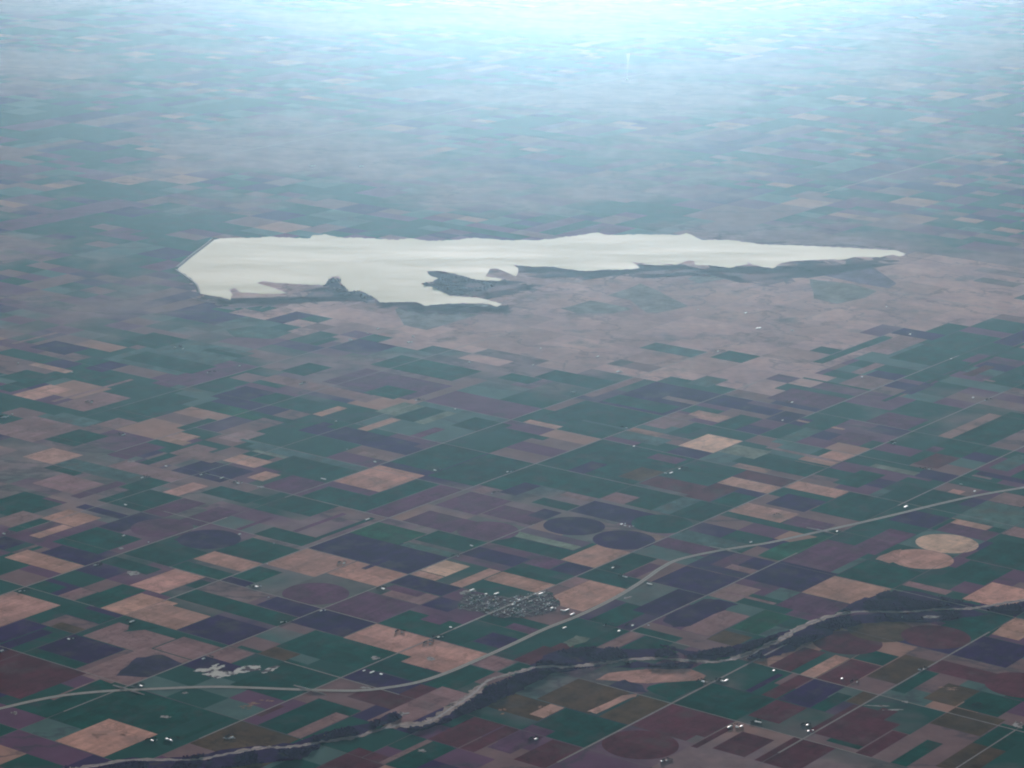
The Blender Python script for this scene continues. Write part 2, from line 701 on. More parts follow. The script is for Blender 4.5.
# ------------------------------------------------------------------ fields
placed = []
def level(box):
    lv = 0
    for b2, l2 in placed:
        if box[0] < b2[2] - 0.01 and b2[0] < box[2] - 0.01 and box[1] < b2[3] - 0.01 and b2[1] < box[3] - 0.01:
            lv = max(lv, l2 + 1)
    placed.append((box, lv))
    return lv
GROUPS = {'wheat_field': 'green fields of the section grid', 'bare_soil_field': 'bare ploughed fields', 'stubble_field': 'pale stubble fields',
          'pasture_field': 'pastures between the crops', 'brush_field': 'patches of dark brush'}
def field(pts, cls, jit=0.10):                 # pts in grid miles
    us = [p[0] for p in pts]; vs = [p[1] for p in pts]
    lv = level((min(us), min(vs), max(us), max(vs)))
    cu, cv = (min(us) + max(us)) / 2, (min(vs) + max(vs)) / 2
    x, y = w(cu, cv)
    col, mk, nm = C[cls]
    vv = [((u - cu) * MILE, -(v - cv) * MILE, 0) for u, v in pts]
    a2 = sum(vv[i][0] * vv[(i + 1) % len(vv)][1] - vv[(i + 1) % len(vv)][0] * vv[i][1] for i in range(len(vv)))
    if a2 < 0: vv.reverse()
    o = link(nm, vv, [tuple(range(len(vv)))], M[mk], (x, y, 0.25 + 0.18 * lv), GROT)
    k = 1 + random.uniform(-jit, jit)
    o.color = (*[c * k * (1 + random.uniform(-0.04, 0.04)) for c in col], 1)
    return structure(o, GROUPS[nm])

def inset_poly(pts, n=3, amp=0.01):            # ragged natural edge
    out = []
    for i, (a, b_) in enumerate(zip(pts, pts[1:] + pts[:1])):
        for k in range(n):
            f_ = k / n
            out.append((a[0] + (b_[0] - a[0]) * f_ + random.uniform(-amp, amp), a[1] + (b_[1] - a[1]) * f_ + random.uniform(-amp, amp)))
    return out
# open range south of the lake
rm, t, b = newmat('rangeland')
co = node(t, 'ShaderNodeTexCoord').outputs['Object']
k1 = remap(t, noise(t, co, 1 / 1500, 6), 0.35, 0.65, 0, 1)
rc = mixc(t, k1, (0.33, 0.20, 0.20), (0.52, 0.32, 0.28))
rc = scalec(t, rc, remap(t, cells(t, grid_uv(t, co), 2, 2, 8.5), 0, 1, 0.82, 1.15))
k2 = remap(t, noise(t, co, 1 / 700, 5), 0.56, 0.7, 0, 0.7)
rc = mixc(t, k2, rc, (0.11, 0.105, 0.11))
vein = math2(t, 'MULTIPLY', remap(t, noise(t, co, 1 / 2600, 7), 0.485, 0.5, 0, 1), remap(t, noise(t, co, 1 / 2600, 7), 0.5, 0.515, 1, 0))
rc = mixc(t, math2(t, 'MULTIPLY', vein, 0.55), rc, (0.09, 0.07, 0.085))
t.links.new(scalec(t, rc, remap(t, noise(t, co, 1 / 180, 3), 0.3, 0.7, 0.85, 1.15)), b.inputs['Base Color'])
def inside(p, poly):
    c = False
    for (x1, y1), (x2, y2) in zip(poly, poly[1:] + poly[:1]):
        if (y1 > p[1]) != (y2 > p[1]) and p[0] < (x2 - x1) * (p[1] - y1) / (y2 - y1) + x1: c = not c
    return c
RUV = [uv(*p) for p in RANGE]
vs, fs = [], []
for i in range(0, 80):                       # quarter-quarter plots, so the range ends along section lines
    for j in range(-50, 20):
        c_ = (i * 0.25 + 0.125, j * 0.25 + 0.125)
        if inside(c_, RUV) and not (random.random() < 0.3 and not all(inside((c_[0] + a_, c_[1] + b_), RUV) for a_ in (-.4, .4) for b_ in (-.4, .4))):
            n0 = len(vs)
            vs += [(*w(i * .25 + a_, j * .25 + b_), 0.12) for a_, b_ in ((0, 0), (0, .25), (.25, .25), (.25, 0))]
            fs.append((n0, n0 + 1, n0 + 2, n0 + 3))
o = link('rangeland', vs, fs, rm)
structure(o)
if o.data.polygons[0].normal.z < 0: o.data.flip_normals()

for ln in RECTS.strip().splitlines():
    p_ = ln.split()
    if p_[0] == 'uv': (a0, b0), (a1, b1) = (float(p_[1]), float(p_[2])), (float(p_[3]), float(p_[4]))
    else: (a0, b0), (a1, b1) = uv(*px(p_[0], float(p_[1]), float(p_[2]))), uv(*px(p_[0], float(p_[3]), float(p_[4])))
    u0, v0, u1, v1 = snap(a0), snap(b0), snap(a1), snap(b1)
    if u1 < u0: u0, u1 = u1, u0
    if v1 < v0: v0, v1 = v1, v0
    u1 = max(u1, u0 + 0.06); v1 = max(v1, v0 + 0.06)
    e = 0.006
    field([(u0 + e, v0 + e), (u1 - e, v0 + e), (u1 - e, v1 - e), (u0 + e, v1 - e)], p_[5])
for ln in CIRCLES.strip().splitlines():
    p_ = ln.split()
    u, v = uv(*px(p_[0], float(p_[1]), float(p_[2])))
    r = 0.245
    field([(u + r * math.cos(k * math.tau / 48), v + r * math.sin(k * math.tau / 48)) for k in range(48)], p_[3])
for ln in POLYS.strip().splitlines():
    p_ = ln.split()
    q = [float(x) for x in p_[3:-2]]
    pts = [uv(*px(p_[0], q[i], q[i + 1])) for i in range(0, len(q), 2)]
    field(inset_poly(pts, 3, 0.012), p_[-1])

# ------------------------------------------------------------------ river corridor, river, highway, roads
def poly_px(name, pts, mat, z, amp=0.01, n=4):
    q = inset_poly([uv(*p) for p in pts], n, amp)
    o = link(name, [(*w(*p), z) for p in q], [tuple(range(len(q)))], mat)
    if o.data.polygons[0].normal.z < 0: o.data.flip_normals()
    return structure(o)
def smooth_path(pts, n=6):
    P_ = [Vector(p) for p in pts]
    P_ = [P_[0] * 2 - P_[1]] + P_ + [P_[-1] * 2 - P_[-2]]
    out = []
    for i in range(1, len(P_) - 2):
        p0, p1, p2, p3 = P_[i - 1:i + 3]
        for k in range(n):
            s = k / n
            out.append(0.5 * ((2 * p1) + (-p0 + p2) * s + (2 * p0 - 5 * p1 + 4 * p2 - p3) * s * s + (-p0 + 3 * p1 - 3 * p2 + p3) * s ** 3))
    out.append(P_[-2])
    return out
def strip_mesh(name, path, offs, mats, z, wob=0):
    """ribbon along a world path; offs are the cross offsets, one material per lane"""
    vs, fs = [], []
    n = len(offs)
    for i, p in enumerate(path):
        d_ = (path[min(i + 1, len(path) - 1)] - path[max(i - 1, 0)]).normalized()
        nx = Vector((-d_.y, d_.x))
        for o_ in offs:
            q = p + nx * (o_ + (random.uniform(-wob, wob) if wob else 0))
            vs.append((q.x, q.y, z))
    for i in range(len(path) - 1):
        for k in range(n - 1):
            fs.append((i * n + k + 1, i * n + k, (i + 1) * n + k, (i + 1) * n + k + 1))
    me = bpy.data.meshes.new(name)
    me.from_pydata(vs, [], fs)
    for m in mats: me.materials.append(m)
    for j, p in enumerate(me.polygons): p.material_index = j % (n - 1) if len(mats) > 1 else 0
    me.update()
    if me.polygons[0].normal.z < 0: me.flip_normals()
    o = bpy.data.objects.new(name, me)
    COL.objects.link(o)
    return structure(o)
m_bank = plain('riverside_brush', (0.034, 0.014, 0.060), mott=0.35, scale=1 / 90, under=((0.060, 0.035, 0.05), 1 / 300, 0.60))
BANKS = [
 [(60, 772), (62, 767), (133, 759), (187, 757), (256, 746), (290, 743), (336, 730), (370, 722), (395, 712), (402, 717), (356, 738), (323, 744), (300, 760), (256, 764), (200, 772)],
 [(395, 729), (423, 724), (443, 709), (469, 699), (489, 686), (512, 677), (535, 668), (600, 664), (600, 667), (555, 672), (520, 690), (489, 706), (470, 713), (448, 722), (420, 730)],
 [(530, 666), (545, 656), (565, 649), (599, 647), (638, 650), (668, 649), (679, 656), (652, 658), (625, 659), (599, 662), (567, 667), (545, 668)],
 [(612, 667), (638, 662), (695, 664), (692, 668), (650, 667)],
 [(659, 645), (700, 652), (739, 645), (768, 637), (792, 630), (785, 636), (768, 642), (740, 655), (712, 660), (690, 658)],
 [(745, 660), (768, 645), (785, 638), (801, 628), (828, 618), (868, 614), (908, 613), (941, 611), (975, 611), (990, 614), (935, 622), (900, 622), (868, 622), (841, 629), (818, 640), (801, 645), (790, 652), (768, 658)],
 [(840, 612), (855, 602), (868, 597), (885, 592), (905, 591), (925, 593), (955, 600), (980, 606), (955, 609), (928, 610), (901, 612), (868, 612)],
 [(512, 697), (532, 682), (560, 672), (552, 668), (528, 677), (512, 690)],
 [(985, 608), (1030, 602), (1030, 612), (990, 612)],
]
for q in BANKS: poly_px('riverside_land', q, m_bank, 1.5, 0.02)
RIVER = [(70, 769), (80, 768), (133, 760), (187, 760), (213, 757), (256, 748.5), (289, 747), (323, 742), (356, 737), (389, 727), (423, 723.5), (436, 718), (456, 705), (473, 693.7), (489, 680),
         (512, 673.7), (539, 667), (569, 667), (599, 663.7), (625, 660), (652, 658.5), (679, 660), (712, 662), (739, 657), (768, 645), (785, 637), (801, 627), (828, 617), (855, 612), (901, 612), (935, 609.5), (968, 608.7), (995, 604.7), (1030, 599)]
rv = smooth_path([g(*p) for p in RIVER], 8)
m_sand = plain('river_sand', (0.33, 0.25, 0.22), mott=0.45, scale=1 / 120, under=((0.12, 0.085, 0.085), 1 / 160, 0.56))
m_river = plain('river_water', (0.20, 0.165, 0.165), rough=0.9, mott=0.2, scale=1 / 200, spec=0.1)
def rwid(i):
    x = i / 8
    return 34 if x < 9 else (66 if x < 13.5 else (38 if x < 24 else (48 if x < 28 else 28)))
vs, fs = [], []
for i, p in enumerate(rv):
    d_ = (rv[min(i + 1, len(rv) - 1)] - rv[max(i - 1, 0)]).normalized(); nx = Vector((-d_.y, d_.x)); hw = rwid(i) * random.uniform(0.6, 1.25)
    for s in (-hw, hw):
        q = p + nx * (s + random.uniform(-18, 18)); vs.append((q.x, q.y, 1.8))
for i in range(len(rv) - 1): fs.append((2 * i, 2 * i + 2, 2 * i + 3, 2 * i + 1))
o = structure(link('river_bed', vs, fs, m_sand))
if o.data.polygons[0].normal.z < 0: o.data.flip_normals()
wp = [p + Vector((random.uniform(-14, 14), random.uniform(-14, 14))) for p in rv]
strip_mesh('river', wp, (-14, 10), [m_river], 2.1, 5)

HWY = [(-20, 713), (0, 708.7), (33, 701), (67, 695), (110, 691), (160, 688.7), (213, 686.9), (256, 688), (309, 690), (356, 690.7), (389, 687.5), (419, 682), (449, 672), (483, 657.5), (512, 644.5),
       (545, 629), (579, 615.5), (612, 599.5), (635, 586), (649, 576.5), (662, 567.5), (679, 559.5), (712, 552), (742, 547), (768, 543), (800, 536), (837, 528), (868, 521), (902, 513), (941, 503.5), (980, 495), (1024, 487.5), (1050, 483)]
hp = smooth_path([g(*p) for p in HWY], 8)
m_conc = plain('concrete_pavement', (0.46, 0.42, 0.38), mott=0.1, scale=1 / 60)
m_med = plain('dry_verge', (0.30, 0.26, 0.22), mott=0.25, scale=1 / 50)
strip_mesh('highway', hp, (-32, -23, -8, 8, 23, 32), [m_med, m_conc, m_med, m_conc, m_med], 2.5)

m_dirt = plain('dirt_road', (0.30, 0.25, 0.23), mott=0.15, scale=1 / 60)
m_faint = plain('farm_track', (0.18, 0.145, 0.14), mott=0.15, scale=1 / 60)
def section_road(axis, c, a, b_, wid, mat, nm='dirt_road', z=1.65):
    n = max(2, int((b_ - a) * 4))
    P_ = [Vector(w(*((a + (b_ - a) * i / n, c) if axis == 'A' else (c, a + (b_ - a) * i / n)))) for i in range(n + 1)]
    strip_mesh(nm, P_, (-wid / 2, wid / 2), [mat], z)
for a_ in [('A', 0, -0.6, 7.6, 21), ('A', -1, -1.5, 1.2, 21), ('A', -1, 1.9, 8.3, 18), ('A', 1, -2.6, 2.6, 18), ('A', 2, -2.4, 5.9, 20), ('A', 2, 5.4, 8.8, 20), ('A', 3, 1, 3.3, 20), ('A', 3, 4.9, 7.3, 22), ('A', 4, -1.3, 1.5, 26),
           ('A', 5, -0.3, 2.6, 22), ('A', 1, 6.8, 9.8, 20), ('A', -3, 2, 8, 14), ('A', -2, 0, 5, 12), ('A', -4, 3, 9, 12), ('A', 6, -0.5, 1, 16)]:
    section_road(*a_, m_dirt)
for a_ in [('B', 0, -0.5, 1.5, 18), ('B', 1, -1.5, 0.1, 14), ('B', 0, 3.4, 5.5, 14), ('B', 1, 3, 3.5, 16), ('B', 1, 4.1, 6.2, 18), ('B', -1, 1.5, 2.5, 18), ('B', 2, -2, 0.3, 16), ('B', 4, 0, 1.1, 16), ('B', 4, -2, 0, 12),
           ('B', 3, -3, 0, 12), ('B', -1, -2.4, -0.3, 12), ('B', 3, 3.9, 5.2, 14), ('B', 5, 1, 4, 12), ('B', 6, 0, 2.5, 14), ('B', -2, -1, 1, 12), ('B', 5, -2, 1, 12), ('B', 7, 0, 3, 12)]:
    section_road(*a_, m_dirt, 'dirt_road', 1.8)
for c in range(-4, 7):
    section_road('A', c, -5 if c < 3 else -2, 12, 7, m_faint, 'farm_track', 1.3)
for c in range(-3, 11):
    section_road('B', c, -6, 7, 7, m_faint, 'farm_track', 1.45)
# long straight roads far beyond the lake
section_road('A', -12.1, 13.5, 24, 40, m_dirt, 'dirt_road', 0.8)
section_road('A', -4.45, 16.5, 22, 36, m_dirt, 'dirt_road', 0.8)
section_road('B', 11.9, -3.5, 0.6, 26, m_dirt, 'dirt_road', 0.8)

# pale sand pits, yards and gravel
m_pale = plain('pale_sand', (0.60, 0.56, 0.50), mott=0.12, scale=1 / 50, under=((0.10, 0.08, 0.09), 1 / 130, 0.5))
m_yard = plain('gravel', (0.40, 0.36, 0.33), mott=0.2, scale=1 / 30, under=((0.16, 0.12, 0.12), 1 / 60, 0.5))
m_orange = plain('clay_bank', (0.36, 0.19, 0.13), mott=0.3, scale=1 / 60)
def blob(x, y, rx, ry, name='gravel_yard', mat=None, z=2.2):
    pts = []
    sk = random.uniform(-0.5, 0.5)
    for k in range(14):
        a_ = k * math.tau / 14; f_ = random.uniform(0.45, 1.15)
        pts.append((x + rx * f_ * math.cos(a_), y + ry * f_ * math.sin(a_) - sk * ry * f_ * math.cos(a_)))
    poly_px(name, pts, mat or m_yard, z, 0.004, 3)
def pit(tile, *q):
    poly_px('sand_pit', [px(tile, q[i], q[i + 1]) for i in range(0, len(q), 2)], m_pale, 2.2, 0.007, 5)
pit('b2', 68, 468, 100, 452, 150, 455, 165, 440, 200, 428, 180, 448, 232, 432, 228, 445, 180, 468, 130, 472)
pit('b2', 110, 482, 200, 462, 270, 470, 300, 450, 345, 440, 380, 435, 412, 440, 415, 462, 360, 470, 300, 478, 262, 490, 220, 498, 190, 505, 150, 495)
pit('b2', 412, 470, 450, 452, 505, 436, 514, 444, 470, 466, 425, 480)
for a_ in [(132.5, 573.5, 7, 2.4), (430.5, 658.8, 5, 1.9), (402, 714, 8, 2.4), (165, 717, 6, 1.6), (14, 713, 4, 1.8), (422, 751, 6, 1.6), (228, 738, 8, 1.6), (1018, 725, 7, 4), (627.5, 598, 4.6, 1.8),
           (375.5, 658, 5.5, 2), (462, 593, 5, 1.6), (185, 693, 4, 1), (121.5, 548.5, 3.5, 1), (261.5, 487, 4.5, 1.4), (706, 682, 3, 1.5), (930, 617, 14, 1.5), (905, 702, 4, 1.2), (132, 461, 5, 1.5), (878, 706, 14, 0.8), (895, 710, 12, 0.8), (365, 688, 6, 1.5)]: blob(*a_)
for a_ in [(252, 704, 12, 2.0), (268, 701, 6, 1.6), (245, 708, 6, 1.2), (505, 711, 5, 2.4), (542, 707, 6, 2), (970, 600, 8, 1.8), (550, 712, 3, 2), (98, 735, 12, 2.6), (122, 734, 6, 2), (950, 688, 10, 1.8), (322, 735, 8, 1)]: [blob(a_[0] + random.gauss(0, a_[2] * .45), a_[1] + random.gauss(0, a_[3] * .5), a_[2] * random.uniform(.2, .6), a_[3] * random.uniform(.2, .4), 'clay_patch', m_orange, 2.3 + .06 * k) for k in range(5)]

# ------------------------------------------------------------------ lake
LAKE = [(177.6, 268.9), (190, 258), (200, 250), (211.6, 240.8), (221, 238.4), (253.7, 237.7), (272.5, 236.8), (286.5, 237.7), (310, 238.4), (312, 235.6), (324, 234.2), (338, 237.3), (371, 238.4), (395, 240.0), (410.5, 238.4), (427, 240.8),
 (450, 240.3), (462, 239.1), (474, 237.7), (502, 240.3), (539, 240.3), (563, 237.3), (579, 235), (598, 232.6), (609, 235), (631, 234.5), (662.5, 234.5), (680, 235), (686, 233), (694, 236), (701.6, 240), (725, 240), (740, 241.4),
 (759.5, 244.3), (794.7, 245.3), (818, 246.6), (857, 248.2), (896, 250.5), (906, 253.5), (900, 256.8), (893, 254.8), (886, 255.6), (880.6, 257.6), (857, 257), (843.5, 259.5), (818, 260), (794.7, 261), (782, 262.9), (772, 268.7),
 (759.5, 266.2), (753, 265), (747, 262), (748.4, 264.2), (736, 265.8), (729.7, 268), (718.8, 266.6), (709.4, 265.3), (695.3, 265), (693.8, 261), (689, 260.6), (682.8, 263), (675, 265), (659.4, 262.7), (658.6, 263.6), (671, 265.8),
 (654.7, 265.3), (643.8, 263.4), (631, 261.9), (637.5, 265.8), (639.8, 268), (623.4, 269.7), (600, 270), (586, 271.2), (567.5, 269.4), (553.4, 266.6), (532.3, 267), (513.6, 264.9), (518.3, 268.4), (516, 276.4), (504, 271.2),
 (497, 268.4), (490, 268.9), (485.5, 276.4), (502, 279), (500, 281), (483, 280.2), (469, 278.3), (455, 273.6), (441, 271.2), (426.9, 271.2), (431.6, 276.4), (438.6, 278.3), (432.7, 281.8), (421, 283.4), (424.5, 285.8),
 (436, 287.7), (441, 291.2), (450.3, 295.9), (469, 297), (485.5, 299.4), (501.9, 304), (497, 306.9), (487.8, 304), (462, 302.9), (441, 304), (424.5, 305.9), (416.3, 302.2), (400, 302), (392, 302.2), (380, 302.5), (373, 297),
 (361.5, 291.2), (347.5, 291.2), (343, 285.3), (339, 276.4), (332, 276.4), (324, 285.3), (291, 284), (272.5, 282.5), (263, 281.2), (257, 283.0), (272.5, 287.7), (286.6, 293.5), (263, 294.2), (239.7, 292.3), (235, 288), (229, 290),
 (232.7, 294.7), (230.3, 300.5), (221, 297), (200, 293.5), (197.5, 284)]
lk, t, b = newmat('lake_water')
co = node(t, 'ShaderNodeTexCoord').outputs['Object']
b.inputs['Base Color'].default_value = (0.36, 0.33, 0.17, 1)  # silty water, with the yellowish sky's reflection also put into the colour
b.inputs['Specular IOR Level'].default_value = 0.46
b.inputs['Specular Tint'].default_value = (1, 0.93, 0.62, 1)  # reflections tinted yellow to stand in for sky glow near the sun
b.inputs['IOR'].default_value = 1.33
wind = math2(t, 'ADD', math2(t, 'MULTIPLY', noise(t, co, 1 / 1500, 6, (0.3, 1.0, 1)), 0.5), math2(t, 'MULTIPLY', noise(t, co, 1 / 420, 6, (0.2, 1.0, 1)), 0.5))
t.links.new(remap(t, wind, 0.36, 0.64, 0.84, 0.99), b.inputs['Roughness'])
bmp = node(t, 'ShaderNodeBump')
bmp.inputs['Strength'].default_value = 0.25
bmp.inputs['Distance'].default_value = 12.0
t.links.new(noise(t, co, 1 / 160, 5, (0.4, 1, 1)), bmp.inputs['Height'])
t.links.new(bmp.outputs[0], b.inputs['Normal'])
lq = []
for a_, b_ in zip(LAKE, LAKE[1:] + LAKE[:1]):
    n = max(1, int(math.hypot(b_[0] - a_[0], b_[1] - a_[1]) / 3))
    for k in range(n):
        f_ = k / n; jx = 0 if k == 0 else 1
        lq.append((a_[0] + (b_[0] - a_[0]) * f_ + jx * random.uniform(-1.2, 1.2), a_[1] + (b_[1] - a_[1]) * f_ + jx * random.uniform(-0.45, 0.45)))
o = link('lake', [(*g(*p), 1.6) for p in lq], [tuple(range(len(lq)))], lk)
if o.data.polygons[0].normal.z < 0: o.data.flip_normals()
structure(o)
# dark scrub along the shore
m_shore = plain('shore_scrub', (0.21, 0.145, 0.155), mott=0.3, scale=1 / 250, under=((0.25, 0.16, 0.17), 1 / 600, 0.45))
for q in [[(360, 292), (392, 304), (420, 308), (445, 306), (490, 309), (505, 306), (500, 312), (440, 312), (400, 310), (368, 300)],
          [(427, 272), (441, 272), (455, 274), (470, 279), (500, 282), (530, 285), (520, 292), (480, 296), (450, 295), (440, 288), (425, 285)],
          [(505, 266), (535, 269), (567, 271), (600, 272), (640, 269), (660, 268), (700, 268), (740, 268), (772, 271), (800, 263), (850, 261), (890, 259), (880, 264), (800, 275), (770, 285), (720, 275), (660, 276), (600, 277), (540, 276)],
          [(200, 296), (230, 303), (290, 297), (330, 288), (360, 300), (330, 300), (290, 303), (235, 308)]]:
    poly_px('lakeside_scrub', q, m_shore, 0.9, 0.17, 20)


# dam: earth embankment along the left end of the lake
def berm(name, path, hw, h, mat, label, cat):
    P_ = smooth_path([g(*p) for p in path], 6)
    root = bpy.data.objects.new(name, None); COL.objects.link(root)
    root.location = (P_[0].x, P_[0].y, 1.6)
    root['label'] = label; root['category'] = cat
    def rib(nm, prof, m):
        vs, fs = [], []
        k = len(prof)
        for i, p in enumerate(P_):
            d_ = (P_[min(i + 1, len(P_) - 1)] - P_[max(i - 1, 0)]).normalized(); nx = Vector((-d_.y, d_.x))
            for o_, z in prof:
                q = p + nx * o_; vs.append((q.x - P_[0].x, q.y - P_[0].y, z))
        for i in range(len(P_) - 1):
            for j in range(k - 1): fs.append((i * k + j, i * k + j + 1, (i + 1) * k + j + 1, (i + 1) * k + j))
        o_ = link(nm, vs, fs, m, parent=root)
        bm = bmesh.new(); bm.from_mesh(o_.data); bmesh.ops.recalc_face_normals(bm, faces=bm.faces)
        bm.to_mesh(o_.data); bm.free()
        if o_.data.polygons[0].normal.z < 0: o_.data.flip_normals()
        return o_
    rib('embankment', [(-hw, -16), (-8, h), (8, h), (hw, -16)], mat)
    rib('crest_road', [(-6, h + 1), (6, h + 1)], m_conc)
m_dam = plain('dam_rock', (0.27, 0.25, 0.25), mott=0.2, scale=1 / 60)
berm('dam', [(213, 239.2), (204, 246.2), (190, 256.8), (177, 267.6)], 85, 12, m_dam, 'long straight earth dam closing the left end of the lake', 'dam')
berm('dam', [(175.5, 269.6), (186, 277), (196, 285), (199, 293)], 70, 8, m_dam, 'shorter dam wing running down from the left tip of the lake', 'dam')

import mathutils.noise as mn
# ------------------------------------------------------------------ woods along the river (cannot be counted)
m_wood = plain('bare_woodland', (0.055, 0.022, 0.085), mott=0.4, scale=1 / 30)
def inside(p, poly):
    c = False
    for (x1, y1), (x2, y2) in zip(poly, poly[1:] + poly[:1]):
        if (y1 > p[1]) != (y2 > p[1]) and p[0] < (x2 - x1) * (p[1] - y1) / (y2 - y1) + x1: c = not c
    return c
def tree_verts(x, y, z, r, h, vs, fs):
    n0 = len(vs); k = 5; a0 = random.uniform(0, 6)
    for zz, rr in ((0.0, 0.25), (0.35, 1.0), (0.75, 0.75)):
        for i in range(k):
            a_ = a0 + i * math.tau / k; q = rr * r * random.uniform(0.7, 1.25)
            vs.append((x + q * math.cos(a_), y + q * math.sin(a_), z + zz * h))
    vs.append((x, y, z + h))
    for l in range(2):
        for i in range(k):
            j = (i + 1) % k
            fs.append((n0 + l * k + i, n0 + l * k + j, n0 + l * k + k + j, n0 + l * k + k + i))
    for i in range(k): fs.append((n0 + 2 * k + i, n0 + 2 * k + (i + 1) % k, n0 + 3 * k))
RC = [(p.x, p.y) for p in rv]
def riv_clear(X, Y):
    return all((X - a) ** 2 + (Y - b_) ** 2 > 75 ** 2 for a, b_ in RC)
def woods(name, polys, dens, label, z=1.5, mat=None):
    vs, fs = [], []
    for q in polys:
        xs = [p[0] for p in q]; ys = [p[1] for p in q]
        n = int((max(xs) - min(xs)) * (max(ys) - min(ys)) * dens)
        for _ in range(n):
            p = (random.uniform(min(xs), max(xs)), random.uniform(min(ys), max(ys)))
            if inside(p, q) and mn.noise(Vector((*g(*p), 0)) / 330) > 0.0 and riv_clear(*g(*p)):
                r = random.uniform(6, 15); X, Y = g(*p)
                tree_verts(X, Y, z, r, r * random.uniform(1.1, 1.7), vs, fs)
    return stuff(link(name, vs, fs, mat or m_wood), label, 'woodland')
woods('riverside_woods', BANKS, 1.6, 'dark leafless woodland lining both banks of the sandy river')
SHOREW = [[(325, 284), (331, 276.5), (339, 276.5), (344, 286), (349, 291), (361, 291.5), (374, 298), (366, 300), (345, 296), (325, 291)],
          [(422, 284.5), (437, 279), (445, 274), (460, 276), (480, 281), (500, 283), (486, 291), (450, 294), (441, 290)]]
woods('lakeside_woods', SHOREW, 1.6, 'dark scrub woods on the points of the near lake shore', 0.9, plain('shore_woodland', (0.15, 0.105, 0.125), mott=0.4, scale=1 / 30))

# ------------------------------------------------------------------ farm buildings
m_white = plain('white_metal', (0.8, 0.8, 0.78), rough=0.6, mott=0.04, scale=1 / 8, spec=0.35)
m_wall = plain('pale_siding', (0.68, 0.66, 0.62), mott=0.06, scale=1 / 6)
m_door = plain('door_metal', (0.20, 0.21, 0.24), rough=0.6, mott=0.05, scale=1 / 4, spec=0.3)
m_roofg = plain('grey_shingle', (0.50, 0.47, 0.46), rough=0.45, mott=0.1, scale=1 / 4, spec=0.5)
m_bin = plain('galvanised_steel', (0.66, 0.67, 0.68), rough=0.4, mott=0.05, scale=1 / 5, spec=0.5)
m_trunk = plain('bark', (0.09, 0.07, 0.06), mott=0.2, scale=1 / 2)
m_crown = plain('shelterbelt_crown', (0.022, 0.024, 0.028), mott=0.35, scale=1 / 6)
m_bare = plain('bare_crown', (0.075, 0.056, 0.056), mott=0.35, scale=1 / 6)
m_brick = plain('ochre_panel', (0.45, 0.33, 0.2), mott=0.1, scale=1 / 4)
def box_faces(n0): return [(n0, n0 + 3, n0 + 2, n0 + 1), (n0, n0 + 1, n0 + 5, n0 + 4), (n0 + 1, n0 + 2, n0 + 6, n0 + 5), (n0 + 2, n0 + 3, n0 + 7, n0 + 6), (n0 + 3, n0, n0 + 4, n0 + 7), (n0 + 4, n0 + 5, n0 + 6, n0 + 7)]
def box(x0, x1, y0, y1, z0, z1, vs, fs):
    n0 = len(vs)
    vs += [(x0, y0, z0), (x1, y0, z0), (x1, y1, z0), (x0, y1, z0), (x0, y0, z1), (x1, y0, z1), (x1, y1, z1), (x0, y1, z1)]
    fs += box_faces(n0)
def thing(name, loc, rot, label, cat, group=None):
    o = bpy.data.objects.new(name, None); COL.objects.link(o)
    o.location = loc; o.rotation_euler = (0, 0, rot)
    if label: o['label'] = label
    o['category'] = cat
    if group: o['group'] = group
    return o
def gable_parts(root, L, D, Hh, rise, roofm, wallm, chim=False, dw=6, dh=5):
    vs = [(-L / 2, -D / 2, 0), (L / 2, -D / 2, 0), (L / 2, D / 2, 0), (-L / 2, D / 2, 0), (-L / 2, -D / 2, Hh), (L / 2, -D / 2, Hh), (L / 2, D / 2, Hh), (-L / 2, D / 2, Hh), (-L / 2, 0, Hh + rise), (L / 2, 0, Hh + rise)]
    fs = [(0, 1, 5, 4), (2, 3, 7, 6), (1, 2, 6, 9, 5), (3, 0, 4, 8, 7)]
    link('wall', vs, fs, wallm, parent=root)
    o = 0.6; th = 0.4
    rv_ = []
    for y, z in ((-D / 2 - o, Hh - 0.1), (0, Hh + rise + 0.3), (D / 2 + o, Hh - 0.1)):
        for zz in (z + 0.05, z + th):
            rv_ += [(-L / 2 - o, y, zz), (L / 2 + o, y, zz)]
    rf = []
    for k in (0, 4):
        a_, b_, c, d_ = k, k + 1, k + 5, k + 4
        rf += [(a_ + 2, b_ + 2, c + 2, d_ + 2), (a_, d_, c, b_), (a_, a_ + 2, d_ + 2, d_), (b_, c, c + 2, b_ + 2)]
    rf += [(0, 1, 3, 2), (8, 10, 11, 9)]
    ro = link('roof', rv_, rf, roofm, parent=root)
    vs, fs = [], []
    box(-dw / 2, dw / 2, -D / 2 - 0.2, -D / 2 + 0.05, 0, dh, vs, fs)
    link('door', vs, fs, m_door, parent=root)
    if chim:
        vs, fs = [], []
        box(L * 0.25, L * 0.25 + 1, 0.8, 1.8, Hh + rise * 0.4, Hh + rise + 1.2, vs, fs)
        link('chimney', vs, fs, m_roofg, parent=ro)
        for xx in (-L * 0.3, L * 0.3):
            vs, fs = [], []
            box(xx - 0.8, xx + 0.8, -D / 2 - 0.12, -D / 2 + 0.05, 1.2, 2.8, vs, fs)
            link('window', vs, fs, m_door, parent=root)
def copy_tree(root, loc, rot, label=None, group=None, scale=1):
    r = root.copy(); COL.objects.link(r); r.location = loc; r.rotation_euler = (0, 0, rot); r.scale = (scale,) * 3
    if label: r['label'] = label
    if group: r['group'] = group
    for ch in list(root.children):
        c = ch.copy(); COL.objects.link(c); c.parent = r
        for q in ch.children:
            d_ = q.copy(); COL.objects.link(d_); d_.parent = c
    return r
PROTO = {}
